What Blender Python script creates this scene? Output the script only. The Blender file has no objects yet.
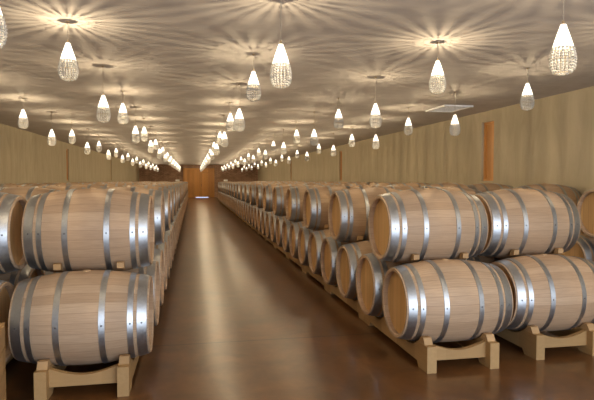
import bpy, bmesh, math, random
from mathutils import Vector
from mathutils.geometry import tessellate_polygon
random.seed(7)
PI = math.pi
S = bpy.context.scene
COL = S.collection

# ------------------------------------------------------------------ layout numbers (metres)
CAM_H = 1.54
CEIL = 2.937
WALL_R, WALL_L = 5.84, -4.62
FAR, BACK = 48.5, -3.2
BL, BR, RIM = 0.95, 0.355, 0.292          # barrel length, belly radius, stave radius at the ends
PITCH = 0.80
ZLOW = 0.134                              # bottom of a lower barrel
ZUP = 0.748                               # bottom of an upper barrel

# ------------------------------------------------------------------ material helpers
def new_mat(name):
    m = bpy.data.materials.new(name); m.use_nodes = True
    nt = m.node_tree; nt.nodes.clear()
    out = nt.nodes.new('ShaderNodeOutputMaterial')
    p = nt.nodes.new('ShaderNodeBsdfPrincipled')
    nt.links.new(p.outputs[0], out.inputs[0])
    return m, nt, p, out
def N(nt, typ, **kw):
    n = nt.nodes.new(typ)
    for k, v in kw.items(): setattr(n, k, v)
    return n
def L(nt, a, b): nt.links.new(a, b)
def math_n(nt, op, a, b=None, c=None):
    n = N(nt, 'ShaderNodeMath', operation=op)
    for i, v in enumerate((a, b, c)):
        if v is None: continue
        if isinstance(v, (int, float)): n.inputs[i].default_value = v
        else: L(nt, v, n.inputs[i])
    return n.outputs[0]
def ramp(nt, fac, stops):
    n = N(nt, 'ShaderNodeValToRGB'); cr = n.color_ramp
    while len(cr.elements) < len(stops): cr.elements.new(0.5)
    for e, (p, c) in zip(cr.elements, stops):
        e.position = p; e.color = (*c, 1) if len(c) == 3 else c
    L(nt, fac, n.inputs[0]); return n.outputs[0]
def mix(nt, fac, a, b, mode='MIX'):
    n = N(nt, 'ShaderNodeMix', data_type='RGBA', blend_type=mode)
    for s, v in ((n.inputs[0], fac), (n.inputs[6], a), (n.inputs[7], b)):
        if isinstance(v, (int, float)): s.default_value = v
        elif isinstance(v, tuple): s.default_value = (*v, 1)
        else: L(nt, v, s)
    return n.outputs[2]
def coords(nt, scale=(1, 1, 1), offset=None):
    tc = N(nt, 'ShaderNodeTexCoord')
    mp = N(nt, 'ShaderNodeMapping'); mp.inputs['Scale'].default_value = scale
    src = tc.outputs['Object']
    if offset is not None:
        a = N(nt, 'ShaderNodeVectorMath', operation='ADD'); L(nt, src, a.inputs[0]); L(nt, offset, a.inputs[1]); src = a.outputs[0]
    L(nt, src, mp.inputs[0]); return tc, mp.outputs[0]
def noise(nt, vec, scale, detail=4, rough=0.55, dist=0.0):
    n = N(nt, 'ShaderNodeTexNoise'); n.inputs['Scale'].default_value = scale
    n.inputs['Detail'].default_value = detail; n.inputs['Roughness'].default_value = rough
    n.inputs['Distortion'].default_value = dist
    L(nt, vec, n.inputs['Vector']); return n.outputs[0]
def bump(nt, p, h, strength, dist=0.01):
    b = N(nt, 'ShaderNodeBump'); b.inputs['Strength'].default_value = strength; b.inputs['Distance'].default_value = dist
    L(nt, h, b.inputs['Height']); L(nt, b.outputs[0], p.inputs['Normal'])

def obj_random_vec(nt):
    oi = N(nt, 'ShaderNodeObjectInfo')
    r = math_n(nt, 'MULTIPLY', oi.outputs['Random'], 37.0)
    c = N(nt, 'ShaderNodeCombineXYZ'); L(nt, r, c.inputs[0]); L(nt, r, c.inputs[1])
    return oi.outputs['Random'], c.outputs[0]

def mat_oak_staves():
    m, nt, p, _ = new_mat('oak_staves')
    rnd, off = obj_random_vec(nt)
    tc = N(nt, 'ShaderNodeTexCoord'); sep = N(nt, 'ShaderNodeSeparateXYZ'); L(nt, tc.outputs['Object'], sep.inputs[0])
    z = math_n(nt, 'SUBTRACT', sep.outputs[2], BR)
    a = math_n(nt, 'ARCTAN2', sep.outputs[1], z)
    t = math_n(nt, 'MULTIPLY_ADD', a, 30 / (2 * PI), 40.0)
    wob = math_n(nt, 'MULTIPLY', math_n(nt, 'SINE', math_n(nt, 'MULTIPLY', math_n(nt, 'FLOOR', t), 1.7)), 0.2)
    t2 = math_n(nt, 'ADD', t, wob)
    cell = math_n(nt, 'FLOOR', t); fr = math_n(nt, 'FRACT', t)
    seed = math_n(nt, 'MULTIPLY_ADD', rnd, 91.0, cell)
    wn = N(nt, 'ShaderNodeTexWhiteNoise', noise_dimensions='1D'); L(nt, seed, wn.inputs['W'])
    base = ramp(nt, wn.outputs[0], [(0, (.435, .31, .205)), (.35, (.475, .345, .232)), (.7, (.505, .372, .255)), (1, (.535, .402, .28))])
    cv = N(nt, 'ShaderNodeCombineXYZ'); L(nt, sep.outputs[0], cv.inputs[0]); L(nt, t, cv.inputs[1]); L(nt, seed, cv.inputs[2])
    mp = N(nt, 'ShaderNodeMapping'); mp.inputs['Scale'].default_value = (2.2, 5.0, 1.0); L(nt, cv.outputs[0], mp.inputs[0])
    g = noise(nt, mp.outputs[0], 3.0, 5, .6, .4)
    gc = ramp(nt, g, [(.3, (.80, .76, .72)), (.7, (1.08, 1.06, 1.04))])
    c1 = mix(nt, 1.0, base, gc, 'MULTIPLY')
    edge = math_n(nt, 'MINIMUM', fr, math_n(nt, 'SUBTRACT', 1.0, fr))
    seam = math_n(nt, 'LESS_THAN', edge, 0.022)
    c2 = mix(nt, math_n(nt, 'MULTIPLY', seam, .45), c1, (.20, .12, .07))
    tint = ramp(nt, rnd, [(0, (.93, .90, .87)), (.5, (1, 1, 1)), (1, (1.05, 1.0, .95))])
    L(nt, mix(nt, 1.0, c2, tint, 'MULTIPLY'), p.inputs['Base Color'])
    p.inputs['Roughness'].default_value = .55; p.inputs['Specular IOR Level'].default_value = .35
    bump(nt, p, math_n(nt, 'ADD', math_n(nt, 'MULTIPLY', seam, -1.0), math_n(nt, 'MULTIPLY', g, .3)), .25, .004)
    return m

def mat_planks(name, light, dark, width, axis, grain_axis, rough=.55, seamf=.5, off_z=0.0):
    """boards of the given width side by side along axis (0..2), grain along grain_axis"""
    m, nt, p, _ = new_mat(name)
    rnd, off = obj_random_vec(nt)
    tc = N(nt, 'ShaderNodeTexCoord'); sep = N(nt, 'ShaderNodeSeparateXYZ'); L(nt, tc.outputs['Object'], sep.inputs[0])
    t = math_n(nt, 'MULTIPLY_ADD', sep.outputs[axis], 1 / width, 20.37)
    cell = math_n(nt, 'FLOOR', t); fr = math_n(nt, 'FRACT', t)
    wn = N(nt, 'ShaderNodeTexWhiteNoise', noise_dimensions='1D'); L(nt, math_n(nt, 'MULTIPLY_ADD', rnd, 53.0, cell), wn.inputs['W'])
    sc = [14, 14, 14]; sc[grain_axis] = 1.2
    ad = N(nt, 'ShaderNodeVectorMath', operation='ADD'); L(nt, tc.outputs['Object'], ad.inputs[0]); L(nt, off, ad.inputs[1])
    mp = N(nt, 'ShaderNodeMapping'); mp.inputs['Scale'].default_value = sc; L(nt, ad.outputs[0], mp.inputs[0])
    g = noise(nt, mp.outputs[0], 2.0, 5, .6, .6)
    f = math_n(nt, 'ADD', math_n(nt, 'MULTIPLY', wn.outputs[0], .5), math_n(nt, 'MULTIPLY', g, .6))
    c = ramp(nt, f, [(.2, dark), (.8, light)])
    edge = math_n(nt, 'MINIMUM', fr, math_n(nt, 'SUBTRACT', 1.0, fr))
    seam = math_n(nt, 'LESS_THAN', edge, .0025 / width)
    L(nt, mix(nt, math_n(nt, 'MULTIPLY', seam, seamf), c, tuple(x * .35 for x in dark)), p.inputs['Base Color'])
    p.inputs['Roughness'].default_value = rough; p.inputs['Specular IOR Level'].default_value = .35
    bump(nt, p, g, .12, .003)
    return m

def mat_steel():
    m, nt, p, _ = new_mat('galvanised_steel')
    rnd, off = obj_random_vec(nt)
    tc, v = coords(nt, (1, 1, 1), off)
    g = noise(nt, v, 60, 3, .6)
    L(nt, ramp(nt, g, [(.3, (.39, .405, .425)), (.7, (.47, .485, .505))]), p.inputs['Base Color'])
    p.inputs['Metallic'].default_value = 1.0
    L(nt, ramp(nt, g, [(.3, (.38,) * 3), (.7, (.50,) * 3)]), p.inputs['Roughness'])
    return m
def mat_plain(name, col, rough=.5, metal=0.0, spec=.4):
    m, nt, p, _ = new_mat(name)
    rnd, off = obj_random_vec(nt)
    tc, v = coords(nt, (1, 1, 1), off)
    g = noise(nt, v, 18, 3)
    L(nt, ramp(nt, g, [(.3, tuple(c * .88 for c in col)), (.7, tuple(min(1, c * 1.08) for c in col))]), p.inputs['Base Color'])
    p.inputs['Roughness'].default_value = rough; p.inputs['Metallic'].default_value = metal; p.inputs['Specular IOR Level'].default_value = spec
    return m

def mat_floor():
    m, nt, p, _ = new_mat('stained_concrete')
    tc, v = coords(nt)
    big = noise(nt, v, .55, 5, .6, .8); mid = noise(nt, v, 2.6, 6, .65, 1.0); fine = noise(nt, v, 14, 4, .6)
    f = math_n(nt, 'ADD', math_n(nt, 'MULTIPLY', big, .45), math_n(nt, 'ADD', math_n(nt, 'MULTIPLY', mid, .45), math_n(nt, 'MULTIPLY', fine, .12)))
    c = ramp(nt, f, [(.34, (.060, .027, .010)), (.46, (.105, .047, .017)), (.56, (.145, .064, .022)), (.70, (.21, .10, .036))])
    sp = N(nt, 'ShaderNodeSeparateXYZ'); L(nt, tc.outputs['Object'], sp.inputs[0])
    jt = math_n(nt, 'LESS_THAN', math_n(nt, 'ABSOLUTE', math_n(nt, 'SUBTRACT', math_n(nt, 'PINGPONG', math_n(nt, 'SUBTRACT', sp.outputs[1], 5.05), 3.0), 0.0)), .012)
    c = mix(nt, math_n(nt, 'MULTIPLY', jt, .8), c, (.035, .018, .010))        # saw-cut joints every six metres
    L(nt, c, p.inputs['Base Color'])
    L(nt, ramp(nt, mid, [(.3, (.278,) * 3), (.7, (.30,) * 3)]), p.inputs['Roughness'])
    p.inputs['Specular IOR Level'].default_value = .30
    p.inputs['Coat Weight'].default_value = .45; p.inputs['Coat Roughness'].default_value = .13; p.inputs['Coat IOR'].default_value = 1.45
    bump(nt, p, noise(nt, v, 1.3, 2), .03, .01)
    return m
def mat_ceiling():
    m, nt, p, _ = new_mat('cast_concrete_ceiling')
    tc, v = coords(nt, (1, .8, 1))
    a = noise(nt, v, .9, 6, .62, 1.2); tc2, v2 = coords(nt, (1.0, 3.5, 1)); b = noise(nt, v2, 1.6, 5, .6, .8)
    f = math_n(nt, 'ADD', math_n(nt, 'MULTIPLY', a, .6), math_n(nt, 'MULTIPLY', b, .4))
    L(nt, ramp(nt, f, [(.33, (.45, .42, .405)), (.5, (.54, .51, .495)), (.68, (.61, .58, .565))]), p.inputs['Base Color'])
    p.inputs['Roughness'].default_value = .8; p.inputs['Specular IOR Level'].default_value = .2
    bump(nt, p, f, .25, .02)
    return m
def mat_plaster():
    m, nt, p, _ = new_mat('trowelled_plaster')
    tc, v = coords(nt, (2.4, 2.4, .55)); a = noise(nt, v, 1.6, 6, .65, .8)
    tc2, v2 = coords(nt, (1, 1, .8)); b = noise(nt, v2, .5, 3)
    f = math_n(nt, 'ADD', math_n(nt, 'MULTIPLY', a, .7), math_n(nt, 'MULTIPLY', b, .3))
    L(nt, ramp(nt, f, [(.32, (.39, .335, .23)), (.5, (.45, .39, .275)), (.68, (.51, .445, .32))]), p.inputs['Base Color'])
    p.inputs['Roughness'].default_value = .85; p.inputs['Specular IOR Level'].default_value = .2
    bump(nt, p, a, .3, .015)
    return m
def mat_far_wall():
    m, nt, p, _ = new_mat('dark_brown_rough_wall')
    tc, v = coords(nt)
    br = N(nt, 'ShaderNodeTexBrick'); br.inputs['Scale'].default_value = 1.0
    mp = N(nt, 'ShaderNodeMapping'); mp.inputs['Rotation'].default_value = (PI / 2, 0, 0); L(nt, tc.outputs['Object'], mp.inputs[0])
    L(nt, mp.outputs[0], br.inputs['Vector'])
    br.inputs['Brick Width'].default_value = .3; br.inputs['Row Height'].default_value = .1; br.inputs['Mortar Size'].default_value = .01
    br.inputs['Color1'].default_value = (.30, .18, .11, 1); br.inputs['Color2'].default_value = (.40, .245, .155, 1); br.inputs['Mortar'].default_value = (.20, .12, .075, 1)
    g = noise(nt, v, 3, 5)
    L(nt, mix(nt, 1.0, br.outputs[0], ramp(nt, g, [(.3, (.75,) * 3), (.7, (1.2,) * 3)]), 'MULTIPLY'), p.inputs['Base Color'])
    p.inputs['Roughness'].default_value = .8
    return m
def mat_crystal(name, a, b):
    m, nt, p, out = new_mat(name)
    p.inputs['Base Color'].default_value = (a, a, a, 1)
    p.inputs['Roughness'].default_value = .12; p.inputs['Specular IOR Level'].default_value = .8
    tr = N(nt, 'ShaderNodeBsdfTranslucent'); tr.inputs[0].default_value = (b, b, b, 1)
    mx = N(nt, 'ShaderNodeMixShader'); mx.inputs[0].default_value = .5
    L(nt, p.outputs[0], mx.inputs[1]); L(nt, tr.outputs[0], mx.inputs[2]); L(nt, mx.outputs[0], out.inputs[0])
    return m

GLOW = 1.15
def mat_glow_sheet():  # added emissive sheet, stands in for the glare of the bulb-lit strands
    m, nt, p, out = new_mat('added_lamp_glow')
    nt.nodes.remove(p)
    tr = N(nt, 'ShaderNodeBsdfTransparent'); tr.inputs[0].default_value = (.86, .86, .86, 1)
    em = N(nt, 'ShaderNodeEmission'); em.inputs[0].default_value = (1.0, .90, .74, 1); em.inputs[1].default_value = GLOW
    ad = N(nt, 'ShaderNodeAddShader'); L(nt, tr.outputs[0], ad.inputs[0]); L(nt, em.outputs[0], ad.inputs[1]); L(nt, ad.outputs[0], out.inputs[0])
    m.cycles.emission_sampling = 'NONE'
    return m
M = dict(
    glow_sheet=mat_glow_sheet(),
    oak=mat_oak_staves(),
    head=mat_planks('oak_head', (.64, .40, .175), (.50, .295, .115), .085, 1, 2, .5, .45),
    bung=mat_plain('bung_wood', (.50, .34, .19), .6),
    steel=mat_steel(),
    rivet=mat_plain('rivet_steel', (.22, .22, .23), .4, 1.0),
    pine=mat_planks('rack_pine', (.47, .30, .135), (.34, .205, .083), .4, 1, 1, .6, 0),
    pineb=mat_planks('rack_pine_crosswise', (.47, .30, .135), (.34, .205, .083), .4, 0, 0, .6, 0),
    wedge=mat_planks('wedge_wood', (.50, .32, .16), (.36, .22, .10), .3, 0, 0, .6, 0),
    floor=mat_floor(), ceil=mat_ceiling(), plaster=mat_plaster(), farw=mat_far_wall(),
    door=mat_planks('golden_door_wood', (.62, .285, .05), (.42, .18, .032), .22, 0, 2, .4, .5),
    doorh=mat_planks('golden_door_frame', (.58, .27, .05), (.40, .17, .032), .5, 0, 0, .4, 0),
    shutter=mat_planks('shutter_wood', (.64, .32, .10), (.47, .22, .062), .5, 1, 2, .45, .3),
    crystal=mat_crystal('crystal_beads', .52, .75), crystal_lit=mat_crystal('crystal_beads_lit_copy', .8, .97),  # upper beads: paler copy of the crystal, bulb glare put into its colour
    brass=mat_plain('pendant_cap_metal', (.62, .50, .34), .35, .9),
    cord=mat_plain('pendant_cord', (.42, .37, .30), .6),
    vent=mat_plain('vent_enamel', (.84, .86, .88), .45),
    ventdark=mat_plain('vent_slot', (.12, .12, .13), .7),
    white=mat_plain('white_card', (.82, .82, .80), .6),
    dark=mat_plain('dark_iron', (.05, .045, .04), .5, .6),
)

# ------------------------------------------------------------------ mesh helpers
def mesh_from(name, bm, mats, smooth=None):
    bmesh.ops.recalc_face_normals(bm, faces=bm.faces)
    me = bpy.data.meshes.new(name); bm.to_mesh(me); bm.free()
    for m in (mats if isinstance(mats, (list, tuple)) else [mats]): me.materials.append(m)
    if smooth is not None:
        for f in me.polygons: f.use_smooth = True
        try: me.set_sharp_from_angle(angle=math.radians(smooth))
        except Exception: pass
    return me
def link(name, me, parent=None, loc=(0, 0, 0)):
    o = bpy.data.objects.new(name, me); COL.objects.link(o)
    o.location = loc
    if parent: o.parent = parent
    return o
def thing(name, label, cat, loc=(0, 0, 0), group=None, me=None):
    o = bpy.data.objects.new(name, me); COL.objects.link(o); o.location = loc
    if me is None: o.empty_display_size = .1
    o['label'] = label; o['category'] = cat
    if group: o['group'] = group
    return o
def struct(o, label=None):
    o['kind'] = 'structure'
    if label: o['label'] = label
    return o
def box(bm, x0, x1, y0, y1, z0, z1, mi=0):
    vs = [bm.verts.new((x, y, z)) for x in (x0, x1) for y in (y0, y1) for z in (z0, z1)]
    for idx in ((0, 1, 3, 2), (4, 6, 7, 5), (0, 4, 5, 1), (2, 3, 7, 6), (0, 2, 6, 4), (1, 5, 7, 3)):
        f = bm.faces.new([vs[i] for i in idx]); f.material_index = mi
def bevel_all(bm, w, seg=1):
    bmesh.ops.bevel(bm, geom=list(bm.edges), offset=w, segments=seg, affect='EDGES', profile=.5)
def revolve_x(bm, prof, n, zc, closed=False, mi=0):
    """prof: list of (x, r); revolved about the X axis at height zc"""
    rings = []
    for x, r in prof:
        if r < 1e-6: rings.append([bm.verts.new((x, 0, zc))])
        else: rings.append([bm.verts.new((x, r * math.sin(2 * PI * k / n), zc + r * math.cos(2 * PI * k / n))) for k in range(n)])
    pairs = list(zip(rings, rings[1:])) + ([(rings[-1], rings[0])] if closed else [])
    for a, b in pairs:
        for k in range(n):
            k2 = (k + 1) % n
            if len(a) == 1 and len(b) == 1: continue
            if len(a) == 1: f = bm.faces.new((a[0], b[k], b[k2]))
            elif len(b) == 1: f = bm.faces.new((a[k], b[0], a[k2]))
            else: f = bm.faces.new((a[k], b[k], b[k2], a[k2]))
            f.material_index = mi
def revolve_z(bm, prof, n, mi=0):
    rings = []
    for z, r in prof:
        if r < 1e-6: rings.append([bm.verts.new((0, 0, z))])
        else: rings.append([bm.verts.new((r * math.cos(2 * PI * k / n), r * math.sin(2 * PI * k / n), z)) for k in range(n)])
    for a, b in zip(rings, rings[1:]):
        for k in range(n):
            k2 = (k + 1) % n
            if len(a) == 1 and len(b) == 1: continue
            if len(a) == 1: f = bm.faces.new((a[0], b[k], b[k2]))
            elif len(b) == 1: f = bm.faces.new((a[k], b[0], a[k2]))
            else: f = bm.faces.new((a[k], b[k], b[k2], a[k2]))
            f.material_index = mi
def prism_yz(bm, pts, x0, x1, mi=0):
    """closed outline in the YZ plane, extruded from x0 to x1"""
    a = [bm.verts.new((x0, y, z)) for y, z in pts]; b = [bm.verts.new((x1, y, z)) for y, z in pts]
    n = len(pts)
    tris = tessellate_polygon([[Vector((p, q, 0)) for p, q in pts]])
    fs = [bm.faces.new([a[i] for i in t]) for t in tris] + [bm.faces.new([b[i] for i in t][::-1]) for t in tris]
    fs += [bm.faces.new((a[i], b[i], b[(i + 1) % n], a[(i + 1) % n])) for i in range(n)]
    for f in fs: f.material_index = mi
def prism_xz(bm, pts, y0, y1, mi=0):
    a = [bm.verts.new((x, y0, z)) for x, z in pts]; b = [bm.verts.new((x, y1, z)) for x, z in pts]
    n = len(pts)
    tris = tessellate_polygon([[Vector((p, q, 0)) for p, q in pts]])
    fs = [bm.faces.new([a[i] for i in t]) for t in tris] + [bm.faces.new([b[i] for i in t][::-1]) for t in tris]
    fs += [bm.faces.new((a[i], b[i], b[(i + 1) % n], a[(i + 1) % n])) for i in range(n)]
    for f in fs: f.material_index = mi

# ------------------------------------------------------------------ wine barrel
H = BL / 2
def rad(x):
    u = abs(x) / H
    return BR - (BR - RIM) * (u ** 2.05)
def bm_staves(n, seg):
    bm = bmesh.new()
    xs = [-H + BL * i / seg for i in range(seg + 1)]
    prof = [(x, rad(x)) for x in xs]
    inner = [(H - .002, RIM - .022), (H - .010, RIM - .029), (H - .06, RIM - .020)]
    prof = [(-a, r) for a, r in inner[::-1]] + prof + inner
    revolve_x(bm, prof, n, BR)
    return bm
def bm_head(n, s):
    bm = bmesh.new(); r = RIM - .023
    revolve_x(bm, [(s * (H - .050), 0), (s * (H - .050), r * .5), (s * (H - .050), r - .02), (s * (H - .046), r - .003), (s * (H - .054), r)], n, BR)
    revolve_x(bm, [(s * (H - .066), 0), (s * (H - .066), r)], n, BR)
    return bm
def bm_hoop(n, x0, x1, rivet_phi, part='both'):
    bm = bmesh.new(); t = .0045
    k = 4
    xs = [x0 + (x1 - x0) * i / k for i in range(k + 1)]
    prof = [(x, rad(x) + t) for x in xs] + [(x, rad(x) - .001) for x in xs[::-1]]
    if part != 'rivet': revolve_x(bm, prof, n, BR, closed=True)
    # overlapping end of the strap and its rivet
    xm = (x0 + x1) / 2
    for j in ((0, ) if part != 'band' else ()):
        c = Vector((xm, -(rad(xm) + t) * math.cos(rivet_phi), BR + (rad(xm) + t) * math.sin(rivet_phi)))
        nrm = Vector((0, -math.cos(rivet_phi), math.sin(rivet_phi)))
        tt = Vector((0, nrm.z, -nrm.y)); ux = Vector((1, 0, 0))
        rr = .0075
        ring = [bm.verts.new(c + ux * rr * math.cos(2 * PI * q / 8) + tt * rr * math.sin(2 * PI * q / 8)) for q in range(8)]
        ring2 = [bm.verts.new(c + nrm * .004 + ux * rr * .6 * math.cos(2 * PI * q / 8) + tt * rr * .6 * math.sin(2 * PI * q / 8)) for q in range(8)]
        for q in range(8):
            f = bm.faces.new((ring[q], ring[(q + 1) % 8], ring2[(q + 1) % 8], ring2[q])); f.material_index = 1
        f = bm.faces.new(ring2); f.material_index = 1
    return bm
HOOPS = [(-H + .014, -H + .082), (-H + .108, -H + .148), (-H + .300, -H + .342)]
HOOPS = HOOPS + [(-b, -a) for a, b in HOOPS[::-1]]
def bm_bung():
    bm = bmesh.new()
    revolve_z(bm, [(2 * BR - .004, 0), (2 * BR - .004, .030), (2 * BR + .006, .028), (2 * BR + .008, 0)], 14)
    return bm
ME = {}
for lod, n, seg in (('near', 72, 22), ('mid', 40, 12)):
    ME[lod] = dict(
        staves=mesh_from('staves_' + lod, bm_staves(n, seg), M['oak'], 40),
        heads=[mesh_from('head_' + lod, bm_head(n, s), M['head'], 30) for s in (-1, 1)],
        hoops=[mesh_from('hoop_' + lod, bm_hoop(n, a, b, .04, 'band' if lod == 'near' else 'both'), [M['steel'], M['rivet']], 40) for a, b in HOOPS],
        rivets=[mesh_from('rivet_' + lod, bm_hoop(n, a, b, .04, 'rivet'), [M['steel'], M['rivet']], 40) for a, b in HOOPS] if lod == 'near' else [],
        bung=mesh_from('bung_' + lod, bm_bung(), M['bung'], 30))
def whole_barrel_mesh(n, seg):
    """the same barrel as one mesh, for those too small in the photo to show their parts"""
    bm = bmesh.new()
    def add(b, mi):
        me = bpy.data.meshes.new('t'); b.to_mesh(me); b.free()
        k = len(bm.faces); bm.from_mesh(me); bm.faces.ensure_lookup_table()
        for f in bm.faces[k:]: f.material_index = mi + f.material_index * 0
        bpy.data.meshes.remove(me)
    add(bm_staves(n, seg), 0)
    for s in (-1, 1): add(bm_head(n, s), 1)
    for a, b in HOOPS: add(bm_hoop(n, a, b, .04), 2)
    add(bm_bung(), 3)
    return mesh_from('whole_barrel', bm, [M['oak'], M['head'], M['steel'], M['bung']], 40)
WHOLE = whole_barrel_mesh(32, 10)

def make_barrel(lod):
    t = bpy.data.objects.new('wine_barrel', None); COL.objects.link(t); t.empty_display_size = .1
    d = ME[lod]
    link('staves', d['staves'], t)
    for me in d['heads']: link('barrel_head', me, t)
    for i, me in enumerate(d['hoops']):
        h = link('hoop', me, t)
        if d['rivets']: link('rivet', d['rivets'][i], h)
    link('bung', d['bung'], t)
    return t
def copy_tree(src):
    r = src.copy(); COL.objects.link(r)
    for ch in list(src.children):
        c = ch.copy(); COL.objects.link(c); c.parent = r
        for g in list(ch.children):
            e = g.copy(); COL.objects.link(e); e.parent = c
    return r
PROTO = {}
def place_barrel(x, y, z, label, group, lod):
    if lod == 'far':
        o = bpy.data.objects.new('wine_barrel', WHOLE); COL.objects.link(o)
    elif lod not in PROTO: o = PROTO[lod] = make_barrel(lod)
    else: o = copy_tree(PROTO[lod])
    o.location = (x, y, z)
    o.rotation_euler = (0, 0, random.uniform(-.003, .003))
    o['label'] = label; o['category'] = 'barrel'; o['group'] = group
    return o

ONES = ['', 'first', 'second', 'third', 'fourth', 'fifth', 'sixth', 'seventh', 'eighth', 'ninth', 'tenth', 'eleventh', 'twelfth', 'thirteenth',
        'fourteenth', 'fifteenth', 'sixteenth', 'seventeenth', 'eighteenth', 'nineteenth']
TENS = {2: ('twentieth', 'twenty'), 3: ('thirtieth', 'thirty'), 4: ('fortieth', 'forty')}
def ordinal(n):
    if n < 20: return ONES[n]
    a, b = divmod(n, 10)
    return TENS[a][0] if b == 0 else TENS[a][1] + '-' + ONES[b]

# ------------------------------------------------------------------ rack (carries two lower barrels), origin on the floor at its middle
def scallop_beam(bm, x0, x1, mi=0):
    zc = ZLOW + BR
    xm = max(abs(x0), abs(x1)); R = rad(min(abs(x0), abs(x1))) + .009
    top = .212; half = .797
    pts = [(-half, 0), (-half, top)]
    for yc in (-PITCH / 2, PITCH / 2):
        dy = math.sqrt(R * R - (zc - top) ** 2)
        for i in range(13):
            y = -dy + 2 * dy * i / 12
            pts.append((yc + y, zc - math.sqrt(R * R - y * y)))
    pts += [(half, top), (half, 0), (half - .17, 0), (half - .20, .045), (-half + .20, .045), (-half + .17, 0)]
    prism_yz(bm, pts, x0, x1, mi)
def chock(bm, x0, x1, yc, s, mi=0):
    """wedge on the beam pushed against the side of a barrel; s = which side"""
    zc = ZLOW + BR; R = rad(min(abs(x0), abs(x1))) + .012
    zt = .262; top = .212
    ya = math.sqrt(R * R - (zc - top) ** 2); yb = math.sqrt(R * R - (zc - zt) ** 2)
    pts = [(yc + s * (ya + .001), top), (yc + s * (yb + .001), zt), (yc + s * (yb + .045), zt), (yc + s * (yb + .075), top)]
    prism_yz(bm, pts if s > 0 else pts[::-1], x0, x1, mi)
BEAMS = ((-.345, -.265), (.205, .285))
def bm_beam(i):
    bm = bmesh.new(); scallop_beam(bm, *BEAMS[i]); return bm
def bm_crossboard(y):
    bm = bmesh.new(); x0, x1 = BEAMS[0][1], BEAMS[1][0]
    pts = [(x0, .075), (x0, .205)]
    for i in range(1, 12):
        u = i / 12; pts.append((x0 + (x1 - x0) * u, .205 - .055 * math.sin(PI * u)))
    pts += [(x1, .205), (x1, .075)]
    prism_xz(bm, pts, y - .022, y + .022); return bm
CHOCKS = [(i, yc, s) for i in (0, 1) for yc in (-PITCH / 2, PITCH / 2) for s in (-1, 1)]
def bm_chock(i, yc, s):
    bm = bmesh.new(); a, b = BEAMS[i]; chock(bm, a + .005, b - .005, yc, s); return bm
RK = dict(beams=[mesh_from('beam', bm_beam(i), M['pine']) for i in (0, 1)],
          boards=[mesh_from('crossboard', bm_crossboard(y), M['pineb']) for y in (-.70, 0, .70)],
          chocks=[mesh_from('chock', bm_chock(*c), M['wedge']) for c in CHOCKS])
def merged(name, meshes, mats):
    bm = bmesh.new()
    for me, mi in meshes:
        k = len(bm.faces); bm.from_mesh(me); bm.faces.ensure_lookup_table()
        for f in bm.faces[k:]: f.material_index = mi
    return mesh_from(name, bm, mats)
RACK_WHOLE = merged('whole_rack', [(m, 0) for m in RK['beams']] + [(m, 1) for m in RK['boards']] + [(m, 2) for m in RK['chocks']],
                    [M['pine'], M['pineb'], M['wedge']])
def make_rack():
    t = bpy.data.objects.new('barrel_rack', None); COL.objects.link(t); t.empty_display_size = .1
    for m in RK['beams']: link('beam', m, t)
    for m in RK['boards']: link('crossboard', m, t)
    for m in RK['chocks']: link('chock', m, t)
    return t
def place_rack(x, y, label, group, far, flip):
    if far:
        o = bpy.data.objects.new('barrel_rack', RACK_WHOLE); COL.objects.link(o)
    elif 'rack' not in PROTO: o = PROTO['rack'] = make_rack()
    else: o = copy_tree(PROTO['rack'])
    o.location = (x, y, 0); o.rotation_euler = (0, 0, PI if flip else 0); o['label'] = label; o['category'] = 'rack'; o['group'] = group

# loose wedge in the open throat between an upper barrel and the shoulder of a lower one; origin on the upper barrel's axis plane
def bm_wedge():
    bm = bmesh.new()
    pts = [(-.258, .818), (-.325, .841), (-.328, .884), (-.289, .887), (-.260, .855)]
    prism_yz(bm, [(y + .30, z - .83) for y, z in pts], -.027, .027); return bm
WEDGE = mesh_from('wedge', bm_wedge(), M['wedge'])

# ------------------------------------------------------------------ barrel rows
# key: (head plane facing the aisle, direction, Y of first lower barrel, words, full-part limit)
ROWS = [
    ('R1', 1.690 + H, 4.30, 'in the row right of the aisle', 'row right of the aisle', 20.0, 42, 42, 0),
    ('L1', -0.328 - H, 4.30, 'in the row left of the aisle', 'row left of the aisle', 20.0, 42, 42, .012),
    ('R2', 2.745 + H, 4.42, 'in the second row right of the aisle', 'second row right of the aisle', 11.5, 42, 4, 0),
    ('L2', -1.365 - H, 4.25, 'in the second row left of the aisle', 'second row left of the aisle', 11.5, 42, 4, .012),
    ('R3', 3.810 + H, 8.10, 'in the third row right of the aisle', 'third row right of the aisle', 11.5, 36, 2, .03),
    ('R4', 4.860 + H, 5.35, 'in the row along the right wall', 'row along the right wall', 12.0, 40, 4, .03),
    ('L3', -2.420 - H, 4.30, 'in the third row left of the aisle', 'third row left of the aisle', 11.5, 42, 2, .012),
    ('L4', -3.460 - H, 4.30, 'in the row along the left wall', 'row along the left wall', 11.5, 42, 2, .012),
]
hidden = []       # lower barrels behind the first row that nothing of the photo shows
hidden_racks = []
nb = 0
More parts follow.
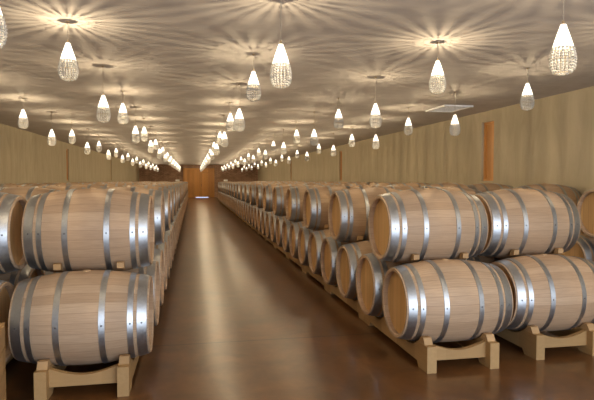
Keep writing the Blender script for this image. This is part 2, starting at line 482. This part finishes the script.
for key, xc, y0, words, gname, full, nlow, nlow_own, dz in ROWS:
    for i in range(nlow):
        y = y0 + PITCH * i
        if i < nlow_own:
            lod = 'near' if y < 8.5 else ('mid' if y < full else 'far')
            place_barrel(xc, y, ZLOW, 'lower-tier oak barrel, %s from the front, %s' % (ordinal(i + 1), words), 'lower barrels, ' + gname, lod); nb += 1
        else: hidden.append((xc, y))
    for k in range(nlow // 2):
        y = y0 + PITCH * (2 * k + .5)
        jx = random.uniform(-.012, .012) if k else (-.018 if key == 'L1' else 0)
        lod = 'near' if y < 8.5 else ('mid' if y < full else 'far')
        place_barrel(xc + jx, y, ZUP + dz, 'upper-tier oak barrel, %s from the front, %s' % (ordinal(k + 1), words), 'upper barrels, ' + gname, lod); nb += 1
        if 2 * k < nlow_own:
            place_rack(xc, y, 'pale wooden rack, %s from the front, %s' % (ordinal(k + 1), words.replace('in the', 'under the', 1)), 'barrel racks, ' + gname, y > (14 if key in ('R1', 'L1') else 8), key[0] == 'L')
        else: hidden_racks.append((xc, y))
        nw = 4 if key in ('R1', 'L1') else (2 if key in ('R2', 'L2') else 0)
        if k < nw:
            for sx, side in ((-1, 'left'), (1, 'right')):
                for sy, fb in ((-1, 'front'), (1, 'rear')):
                    w2 = words.replace('in the row ', '').replace('in the ', '')
                    o = thing('wooden_wedge', 'wooden wedge, %s %s under the %s upper barrel, %s' % (fb, side, ordinal(k + 1), w2), 'wedge', group='wedges, ' + gname, me=WEDGE)
                    o.location = (xc + sx * .235, y + sy * .30, .83 + dz * .5)
                    o.rotation_euler = (0, 0, 0 if sy < 0 else PI)
print('barrels', nb, 'hidden', len(hidden))

def mass_mesh(name, me, places, z):
    bm = bmesh.new()
    for x, y in places:
        k = len(bm.verts); bm.from_mesh(me); bm.verts.ensure_lookup_table()
        for v in bm.verts[k:]: v.co += Vector((x, y, z))
    out = bpy.data.meshes.new(name); bm.to_mesh(out); bm.free()
    for m in me.materials: out.materials.append(m)
    return out
LOWPOLY = whole_barrel_mesh(16, 6)
o = link('wine_barrel_mass', mass_mesh('barrel_mass', LOWPOLY, hidden, ZLOW))
o['label'] = 'lower oak barrels packed behind the rows along the aisle'; o['category'] = 'barrels'; o['kind'] = 'stuff'
o = link('barrel_rack_mass', mass_mesh('rack_mass', RACK_WHOLE, hidden_racks, 0))
o['label'] = 'wooden racks hidden under the barrels behind the aisle rows'; o['category'] = 'racks'; o['kind'] = 'stuff'

# small white boxes on the last barrels
def bm_boxlid():
    bm = bmesh.new(); box(bm, -.13, .13, -.10, .10, 0, .12); bevel_all(bm, .004); return bm
for x, y, lab in ((-1.02, 4.30 + PITCH * 40.5, 'small white box on top of the last upper barrel left of the aisle'),
                  (2.20, 4.30 + PITCH * 40.5, 'small white box on top of the last upper barrel right of the aisle')):
    t = thing('white_box', lab, 'box', (x, y, ZUP + 2 * BR + .014), 'white boxes on the far barrels', mesh_from('white_box', bm_boxlid(), M['white']))

# wooden crate at the left edge, beside the first barrels of the second row
cr = thing('wooden_crate', 'yellowish slatted wooden crate on the floor at the left edge, beside the front barrels', 'crate', (-1.225, 3.74, 0))
cr.rotation_euler = (0, 0, math.radians(11.9))
CW, CD, CH = .50, .46, .61                                        # it reaches towards -X and -Y from its rear right corner
for x in (-.04, -CW + .005):
    for y in (-.04, -CD + .005):
        bm = bmesh.new(); box(bm, x, x + .035, y, y + .035, 0.0, CH - .012); link('corner_post', mesh_from('corner_post', bm, M['pine']), cr)
for i in range(4):
    z = .03 + .145 * i
    for a in ((-.005, .013, -CD - .013, 0), (-CW - .013, -CW + .005, -CD - .013, 0), (-CW + .005, -.005, -.005, .013), (-CW + .005, -.005, -CD - .013, -CD + .005)):
        bm = bmesh.new(); box(bm, *a, z, z + .135); link('slat', mesh_from('slat', bm, M['pine'] if a[1] - a[0] < .1 else M['pineb']), cr)
bm = bmesh.new(); box(bm, -CW - .013, .013, -CD - .013, .013, CH - .012, CH); link('lid', mesh_from('lid', bm, M['pine']), cr)

# ------------------------------------------------------------------ crystal pendant lamps
PL = .34
BULB = -.120
def prad(s):
    """outline of the drop, s from 0 (tip) to 1 (bottom)"""
    P = [(0, .011), (.08, .018), (.2, .032), (.35, .049), (.5, .064), (.62, .073), (.73, .078), (.83, .0765), (.92, .069), (1, .052)]
    for (a, ra), (b, rb) in zip(P, P[1:]):
        if s <= b: return ra + (rb - ra) * (s - a) / (b - a)
    return P[-1][1]
def bead(bm, c, up, w, h, sides=6):
    up = up.normalized(); a = Vector((0, 0, 1)).cross(up)
    if a.length < 1e-4: a = Vector((1, 0, 0))
    a.normalize(); b = up.cross(a)
    t = bm.verts.new(c + up * h); u = bm.verts.new(c - up * h)
    r1 = [bm.verts.new(c + up * h * .4 + (a * math.cos(2 * PI * k / sides) + b * math.sin(2 * PI * k / sides)) * w) for k in range(sides)]
    r2 = [bm.verts.new(c - up * h * .4 + (a * math.cos(2 * PI * k / sides) + b * math.sin(2 * PI * k / sides)) * w) for k in range(sides)]
    for k in range(sides):
        q = (k + 1) % sides
        bm.faces.new((t, r1[k], r1[q])); bm.faces.new((r1[k], r2[k], r2[q], r1[q])); bm.faces.new((r2[k], u, r2[q]))
NST = 24
def bm_upper():
    """upper half: close-set strands of long beads running down from the cap"""
    bm = bmesh.new(); rr = random.Random(3)
    for k in range(NST):
        a = 2 * PI * k / NST + rr.uniform(-.04, .04)
        wk = rr.uniform(.8, 1.15)
        nseg = 8
        for i in range(nseg):
            s0, s1 = .04 + .46 * i / nseg, .04 + .46 * (i + 1) / nseg
            p0 = Vector((prad(s0) * math.cos(a), prad(s0) * math.sin(a), -PL * s0)); p1 = Vector((prad(s1) * math.cos(a), prad(s1) * math.sin(a), -PL * s1))
            r = prad((s0 + s1) / 2)
            w = 2 * PI * r / NST * .5 * .47 * wk
            bead(bm, (p0 + p1) / 2, p1 - p0, w, (p1 - p0).length * .64, 5)
    return bm
def bm_lower():
    bm = bmesh.new()
    rows = 9; n = 18
    for i in range(rows):
        s = .535 + .44 * i / (rows - 1)
        r = prad(s)
        for k in range(n):
            a = 2 * PI * (k + .5 * (i % 2) * 0) / n
            c = Vector((r * math.cos(a), r * math.sin(a), -PL * s))
            bead(bm, c, Vector((0, 0, 1)), r * PI / n * .70, .0092, 5)
    for k in range(8):                                          # beads closing the bottom
        a = 2 * PI * k / 8
        bead(bm, Vector((.034 * math.cos(a), .034 * math.sin(a), -PL * 1.005)), Vector((0, 0, 1)), .008, .009, 5)
    bead(bm, Vector((0, 0, -PL * 1.02)), Vector((0, 0, 1)), .009, .011, 6)
    return bm
def ring(bm, r, z, t, n=20, k=5):
    rr = [[bm.verts.new(((r + t * math.cos(2 * PI * j / k)) * math.cos(2 * PI * i / n), (r + t * math.cos(2 * PI * j / k)) * math.sin(2 * PI * i / n), z + t * math.sin(2 * PI * j / k))) for j in range(k)] for i in range(n)]
    for i in range(n):
        for j in range(k):
            bm.faces.new((rr[i][j], rr[(i + 1) % n][j], rr[(i + 1) % n][(j + 1) % k], rr[i][(j + 1) % k]))
def bm_glow_sheet():  # added glow sheet wrapped just outside the upper strands
    bm = bmesh.new()
    revolve_z(bm, [(-PL * s, prad(s) * 1.0 + .003) for s in (.05, .12, .2, .28, .36, .44, .49)], 20)
    return bm
def bm_frame(s):
    bm = bmesh.new(); ring(bm, prad(s) - (.003 if s > .6 else 0), -PL * s, .002)
    return bm
def bm_cap():
    bm = bmesh.new()
    revolve_z(bm, [(.010, 0), (.010, .004), (.0, .010), (-.012, .012), (-.014, .0095), (-.050, .0165), (-.060, .017), (-.062, .0)], 16)
    return bm
def bm_cord(drop):
    bm = bmesh.new()
    revolve_z(bm, [(0.005, .0022), (drop - .012, .0022)], 6)
    return bm
def bm_canopy(drop):
    bm = bmesh.new()
    revolve_z(bm, [(drop - .016, 0), (drop - .012, .010), (drop - .002, .018), (drop, .018), (drop, 0)], 16)
    return bm
HI, LO = 2.765, 2.598
PM = {}
for nm, z in (('hi', HI), ('lo', LO)):
    dr = CEIL - z
    PM[nm] = dict(upper=mesh_from('bead_strands', bm_upper(), M['crystal_lit']), lower=mesh_from('bead_basket', bm_lower(), M['crystal']),
                  rings=[mesh_from('wire_ring', bm_frame(s), M['brass'], 40) for s in (.51, .73, 1.0)], cap=mesh_from('lamp_cap', bm_cap(), M['brass'], 40),
                  cord=mesh_from('cord', bm_cord(dr), M['cord'], 60), canopy=mesh_from('ceiling_canopy', bm_canopy(dr), M['brass'], 40))
    d = PM[nm]
    d['inner'] = mesh_from('added_glow_sheet', bm_glow_sheet(), M['glow_sheet'], 60)
    PM[nm]['whole'] = merged('whole_pendant', [(d['inner'], 4), (d['upper'], 3), (d['lower'], 0), (d['rings'][0], 1), (d['rings'][1], 1), (d['rings'][2], 1), (d['cap'], 1), (d['cord'], 2), (d['canopy'], 1)], [M['crystal'], M['brass'], M['cord'], M['crystal_lit'], M['glow_sheet']])
BULB_LIGHT = bpy.data.lights.new('pendant_bulb', 'POINT')
BULB_LIGHT.energy = 16.0; BULB_LIGHT.color = (1.0, .775, .475); BULB_LIGHT.shadow_soft_size = .0034
def make_pendant(nm):
    t = bpy.data.objects.new('pendant_lamp', None); COL.objects.link(t); t.empty_display_size = .05
    d = PM[nm]
    link('cord', d['cord'], t); link('ceiling_canopy', d['canopy'], t); link('lamp_cap', d['cap'], t)
    link('added_glow_sheet', d['inner'], t); link('bead_strands', d['upper'], t); link('bead_basket', d['lower'], t); [link('wire_ring', m, t) for m in d['rings']]
    link('bulb_light', BULB_LIGHT, t, (0, 0, BULB))
    return t
STEP = 1.865
LINES = [   # x, Y of the first lamp in the picture, is it a low one, words
    (-2.83, 6.10, False, 'in the line nearest the left wall'),
    (-1.07, 3.16, True, 'in the line above the left barrels'),
    (0.668, 4.06, True, 'in the line above the aisle'),
    (2.44, 3.19, True, 'in the line above the right barrels'),
    (4.10, 6.00, False, 'in the line nearest the right wall'),
]
for x, y0, low0, words in LINES:
    y = y0; i = 0; low = low0
    pre = []
    while y < 47.0:
        nm = 'lo' if low else 'hi'
        far = y > 20
        if far:
            o = bpy.data.objects.new('pendant_lamp', PM[nm]['whole']); COL.objects.link(o)
            link('bulb_light', BULB_LIGHT, o, (0, 0, BULB))
        elif nm not in PROTO: o = PROTO[nm] = make_pendant(nm)
        else: o = copy_tree(PROTO[nm])
        o.location = (x, y, LO if low else HI)
        o.rotation_euler = (0, 0, random.uniform(0, 6.28))
        o['label'] = 'glowing crystal pendant lamp, %s from the front, %s' % (ordinal(i + 1), words)
        o['category'] = 'pendant lamp'; o['group'] = 'pendants ' + words
        y += STEP; i += 1; low = not low
    y = y0 - STEP; low = not low0                               # the same line runs on over the viewer's head
    while y > -0.6:
        nm = 'lo' if low else 'hi'
        o = copy_tree(PROTO[nm]); o.location = (x, y, LO if low else HI)
        o['label'] = 'crystal pendant lamp overhead, nearer than any seen %s' % words; o['category'] = 'pendant lamp'; o['group'] = 'overhead pendants ' + words
        y -= STEP; low = not low

# ------------------------------------------------------------------ room shell
T = .3
bm = bmesh.new(); box(bm, WALL_L - T, WALL_R + T, BACK - T, FAR + T, -.2, 0)
struct(link('floor', mesh_from('floor', bm, M['floor'])))
bm = bmesh.new(); box(bm, WALL_L - T, WALL_R + T, BACK - T, FAR + T, CEIL, CEIL + .2)
struct(link('ceiling', mesh_from('ceiling', bm, M['ceil'])))
def slot_wall(x_in, sgn, slots, z0, z1):
    bm = bmesh.new(); xa, xb = sorted((x_in, x_in + sgn * T))
    ys = [BACK - T] + [v for s in slots for v in s] + [FAR + T]
    for a, b in zip(ys[0::2], ys[1::2]): box(bm, xa, xb, a, b, 0, CEIL)
    for a, b in slots:
        box(bm, xa, xb, a, b, 0, z0); box(bm, xa, xb, a, b, z1, CEIL)
    return bm
SR = [(9.60, 10.05), (20.52, 20.92), (31.6, 32.0)]
SLT = [(10.35, 10.73), (21.15, 21.55), (32.0, 32.4)]
Z0, Z1 = 1.53, 2.72
struct(link('wall_right', mesh_from('wall_right', slot_wall(WALL_R, 1, SR, Z0, Z1), M['plaster'])))
struct(link('wall_left', mesh_from('wall_left', slot_wall(WALL_L, -1, SLT, Z0, Z1), M['plaster'])))
wn_ = 1
for x_in, sgn, slots in ((WALL_R, 1, SR), (WALL_L, -1, SLT)):
    for a, b in slots:
        w = .045; xo = x_in + sgn * .10; xi = x_in + sgn * .05
        bm = bmesh.new()
        x0, x1 = sorted((xi, xo + sgn * .05))
        box(bm, x0, x1, a, a + w, Z0, Z1); box(bm, x0, x1, b - w, b, Z0, Z1); box(bm, x0, x1, a + w, b - w, Z0, Z0 + w); box(bm, x0, x1, a + w, b - w, Z1 - w, Z1)
        fr = struct(link('window_%d' % wn_, mesh_from('slot_frame', bm, M['shutter'])), 'tall narrow wall slot closed with an orange wood shutter')
        bm = bmesh.new(); x0, x1 = sorted((xo - sgn * .02, xo + sgn * .02)); box(bm, x0, x1, a + w, b - w, Z0 + w, Z1 - w)
        link('shutter', mesh_from('shutter', bm, M['shutter']), fr)
        wn_ += 1
# far wall with the wooden entrance; the leaf stops short of the floor and daylight shows under it
DX0, DX1, DZ = -.86, 1.90, 2.62
LX0, LX1 = .24, 1.36
GAP = .04
bm = bmesh.new()
box(bm, WALL_L - T, DX0, FAR, FAR + T, 0, CEIL); box(bm, DX1, WALL_R + T, FAR, FAR + T, 0, CEIL); box(bm, DX0, DX1, FAR, FAR + T, DZ, CEIL)
struct(link('wall_far', mesh_from('wall_far', bm, M['farw'])))
bm = bmesh.new()
fy0, fy1 = FAR - .05, FAR + .07
for a, b in ((DX0, DX0 + .12), (LX0 - .12, LX0), (LX1, LX1 + .12), (DX1 - .12, DX1)): box(bm, a, b, fy0, fy1, 0, DZ)
box(bm, DX0, DX1, fy0 - .01, fy1, DZ - .14, DZ)
box(bm, LX0, LX1, fy0 + .005, fy1, 2.18, 2.28)
dr = struct(link('door_1', mesh_from('door_frame', bm, M['doorh'])), 'golden wood entrance door in panelled surround')
bm = bmesh.new()
for a, b in ((DX0 + .12, LX0 - .12), (LX1 + .12, DX1 - .12)): box(bm, a, b, FAR, FAR + .04, 0, DZ - .14)
box(bm, LX0, LX1, FAR, FAR + .04, 2.28, DZ - .14)
link('side_panel', mesh_from('side_panel', bm, M['door']), dr)
bm = bmesh.new()
xm = (LX0 + LX1) / 2
for a, b in ((LX0, xm - .0005), (xm + .0005, LX1)):
    box(bm, a, b, FAR + .015, FAR + .045, GAP, 2.18)
    for c, d in ((a, a + .09), (b - .09, b)): box(bm, c, d, FAR - .005, FAR + .015, GAP, 2.18)
    for c, d in ((GAP, GAP + .16), (1.12, 1.26), (2.06, 2.175)): box(bm, a + .09, b - .09, FAR - .004, FAR + .015, c, d)
lf = link('door_leaf', mesh_from('door_leaf', bm, M['door']), dr)
bm = bmesh.new(); box(bm, xm - .07, xm - .045, FAR - .06, FAR - .005, 1.0, 1.22)
link('door_handle', mesh_from('door_handle', bm, M['dark']), lf)
# back wall behind the viewer with the wide opening the daylight comes through
OX0, OX1, OZ = -0.6, 5.5, 2.7
bm = bmesh.new()
box(bm, WALL_L - T, OX0, BACK - T, BACK, 0, CEIL); box(bm, OX1, WALL_R + T, BACK - T, BACK, 0, CEIL); box(bm, OX0, OX1, BACK - T, BACK, OZ, CEIL)
struct(link('wall_back', mesh_from('wall_back', bm, M['plaster'])))

# ceiling vent
vx, vy, wx, wy = 4.86, 9.58, .29, .41
t = thing('ceiling_vent', 'pale grey rectangular vent panel set in the ceiling near the right wall', 'vent', (vx, vy, CEIL - .03))
bm = bmesh.new()
for a in ((-wx, wx, -wy, -wy + .05), (-wx, wx, wy - .05, wy), (-wx, -wx + .05, -wy + .05, wy - .05), (wx - .05, wx, -wy + .05, wy - .05)): box(bm, *a, 0, .03)
link('frame', mesh_from('vent_frame', bm, M['vent']), t)
bm = bmesh.new()
n = 12
for i in range(n):
    y = -wy + .06 + (2 * wy - .12) * (i + .5) / n
    vs = [(-wx + .05, y - .034, .006), (wx - .05, y - .034, .006), (wx - .05, y + .034, .012), (-wx + .05, y + .034, .012)]
    lo_ = [bm.verts.new(v) for v in vs]; hi_ = [bm.verts.new((a, b, c + .004)) for a, b, c in vs]
    bm.faces.new(lo_); bm.faces.new(hi_[::-1])
    for q in range(4): bm.faces.new((lo_[q], lo_[(q + 1) % 4], hi_[(q + 1) % 4], hi_[q]))
link('louvre', mesh_from('vent_louvre', bm, M['vent']), t)
bm = bmesh.new(); box(bm, -wx + .05, wx - .05, -wy + .05, wy - .05, .024, .029)
link('backing', mesh_from('vent_backing', bm, M['ventdark']), t)

# ------------------------------------------------------------------ daylight
w = bpy.data.worlds.new('World'); S.world = w; w.use_nodes = True
bg = w.node_tree.nodes['Background']; bg.inputs[0].default_value = (.62, .76, 1.0, 1); bg.inputs[1].default_value = 1.6
al = bpy.data.lights.new('daylight', 'AREA'); al.shape = 'RECTANGLE'; al.size = OX1 - OX0; al.size_y = OZ - .05
al.energy = 300; al.color = (.80, .89, 1.0)
ao = bpy.data.objects.new('doorway_daylight', al); COL.objects.link(ao)
ao.location = ((OX0 + OX1) / 2, BACK - .05, OZ / 2); ao.rotation_euler = (PI / 2, 0, 0)

# ------------------------------------------------------------------ camera
cam = bpy.data.cameras.new('camera'); co = bpy.data.objects.new('camera', cam); COL.objects.link(co)
cam.sensor_width = 36; cam.lens = 531.75 * 36 / 594; cam.clip_end = 200
co.location = (0, 0, CAM_H); co.rotation_euler = (PI / 2 - .037, 0, -.1932)
S.camera = co

vs = S.view_settings
vs.view_transform = 'Standard'; vs.look = 'None'; vs.gamma = 1; vs.use_curve_mapping = False; vs.exposure = 0.27
S.cycles.max_bounces = 8; S.cycles.diffuse_bounces = 5; S.cycles.glossy_bounces = 3
S.cycles.use_adaptive_sampling = False; S.cycles.sample_clamp_direct = 14.0; S.cycles.sample_clamp_indirect = 5.0; S.cycles.caustics_reflective = False; S.cycles.caustics_refractive = False
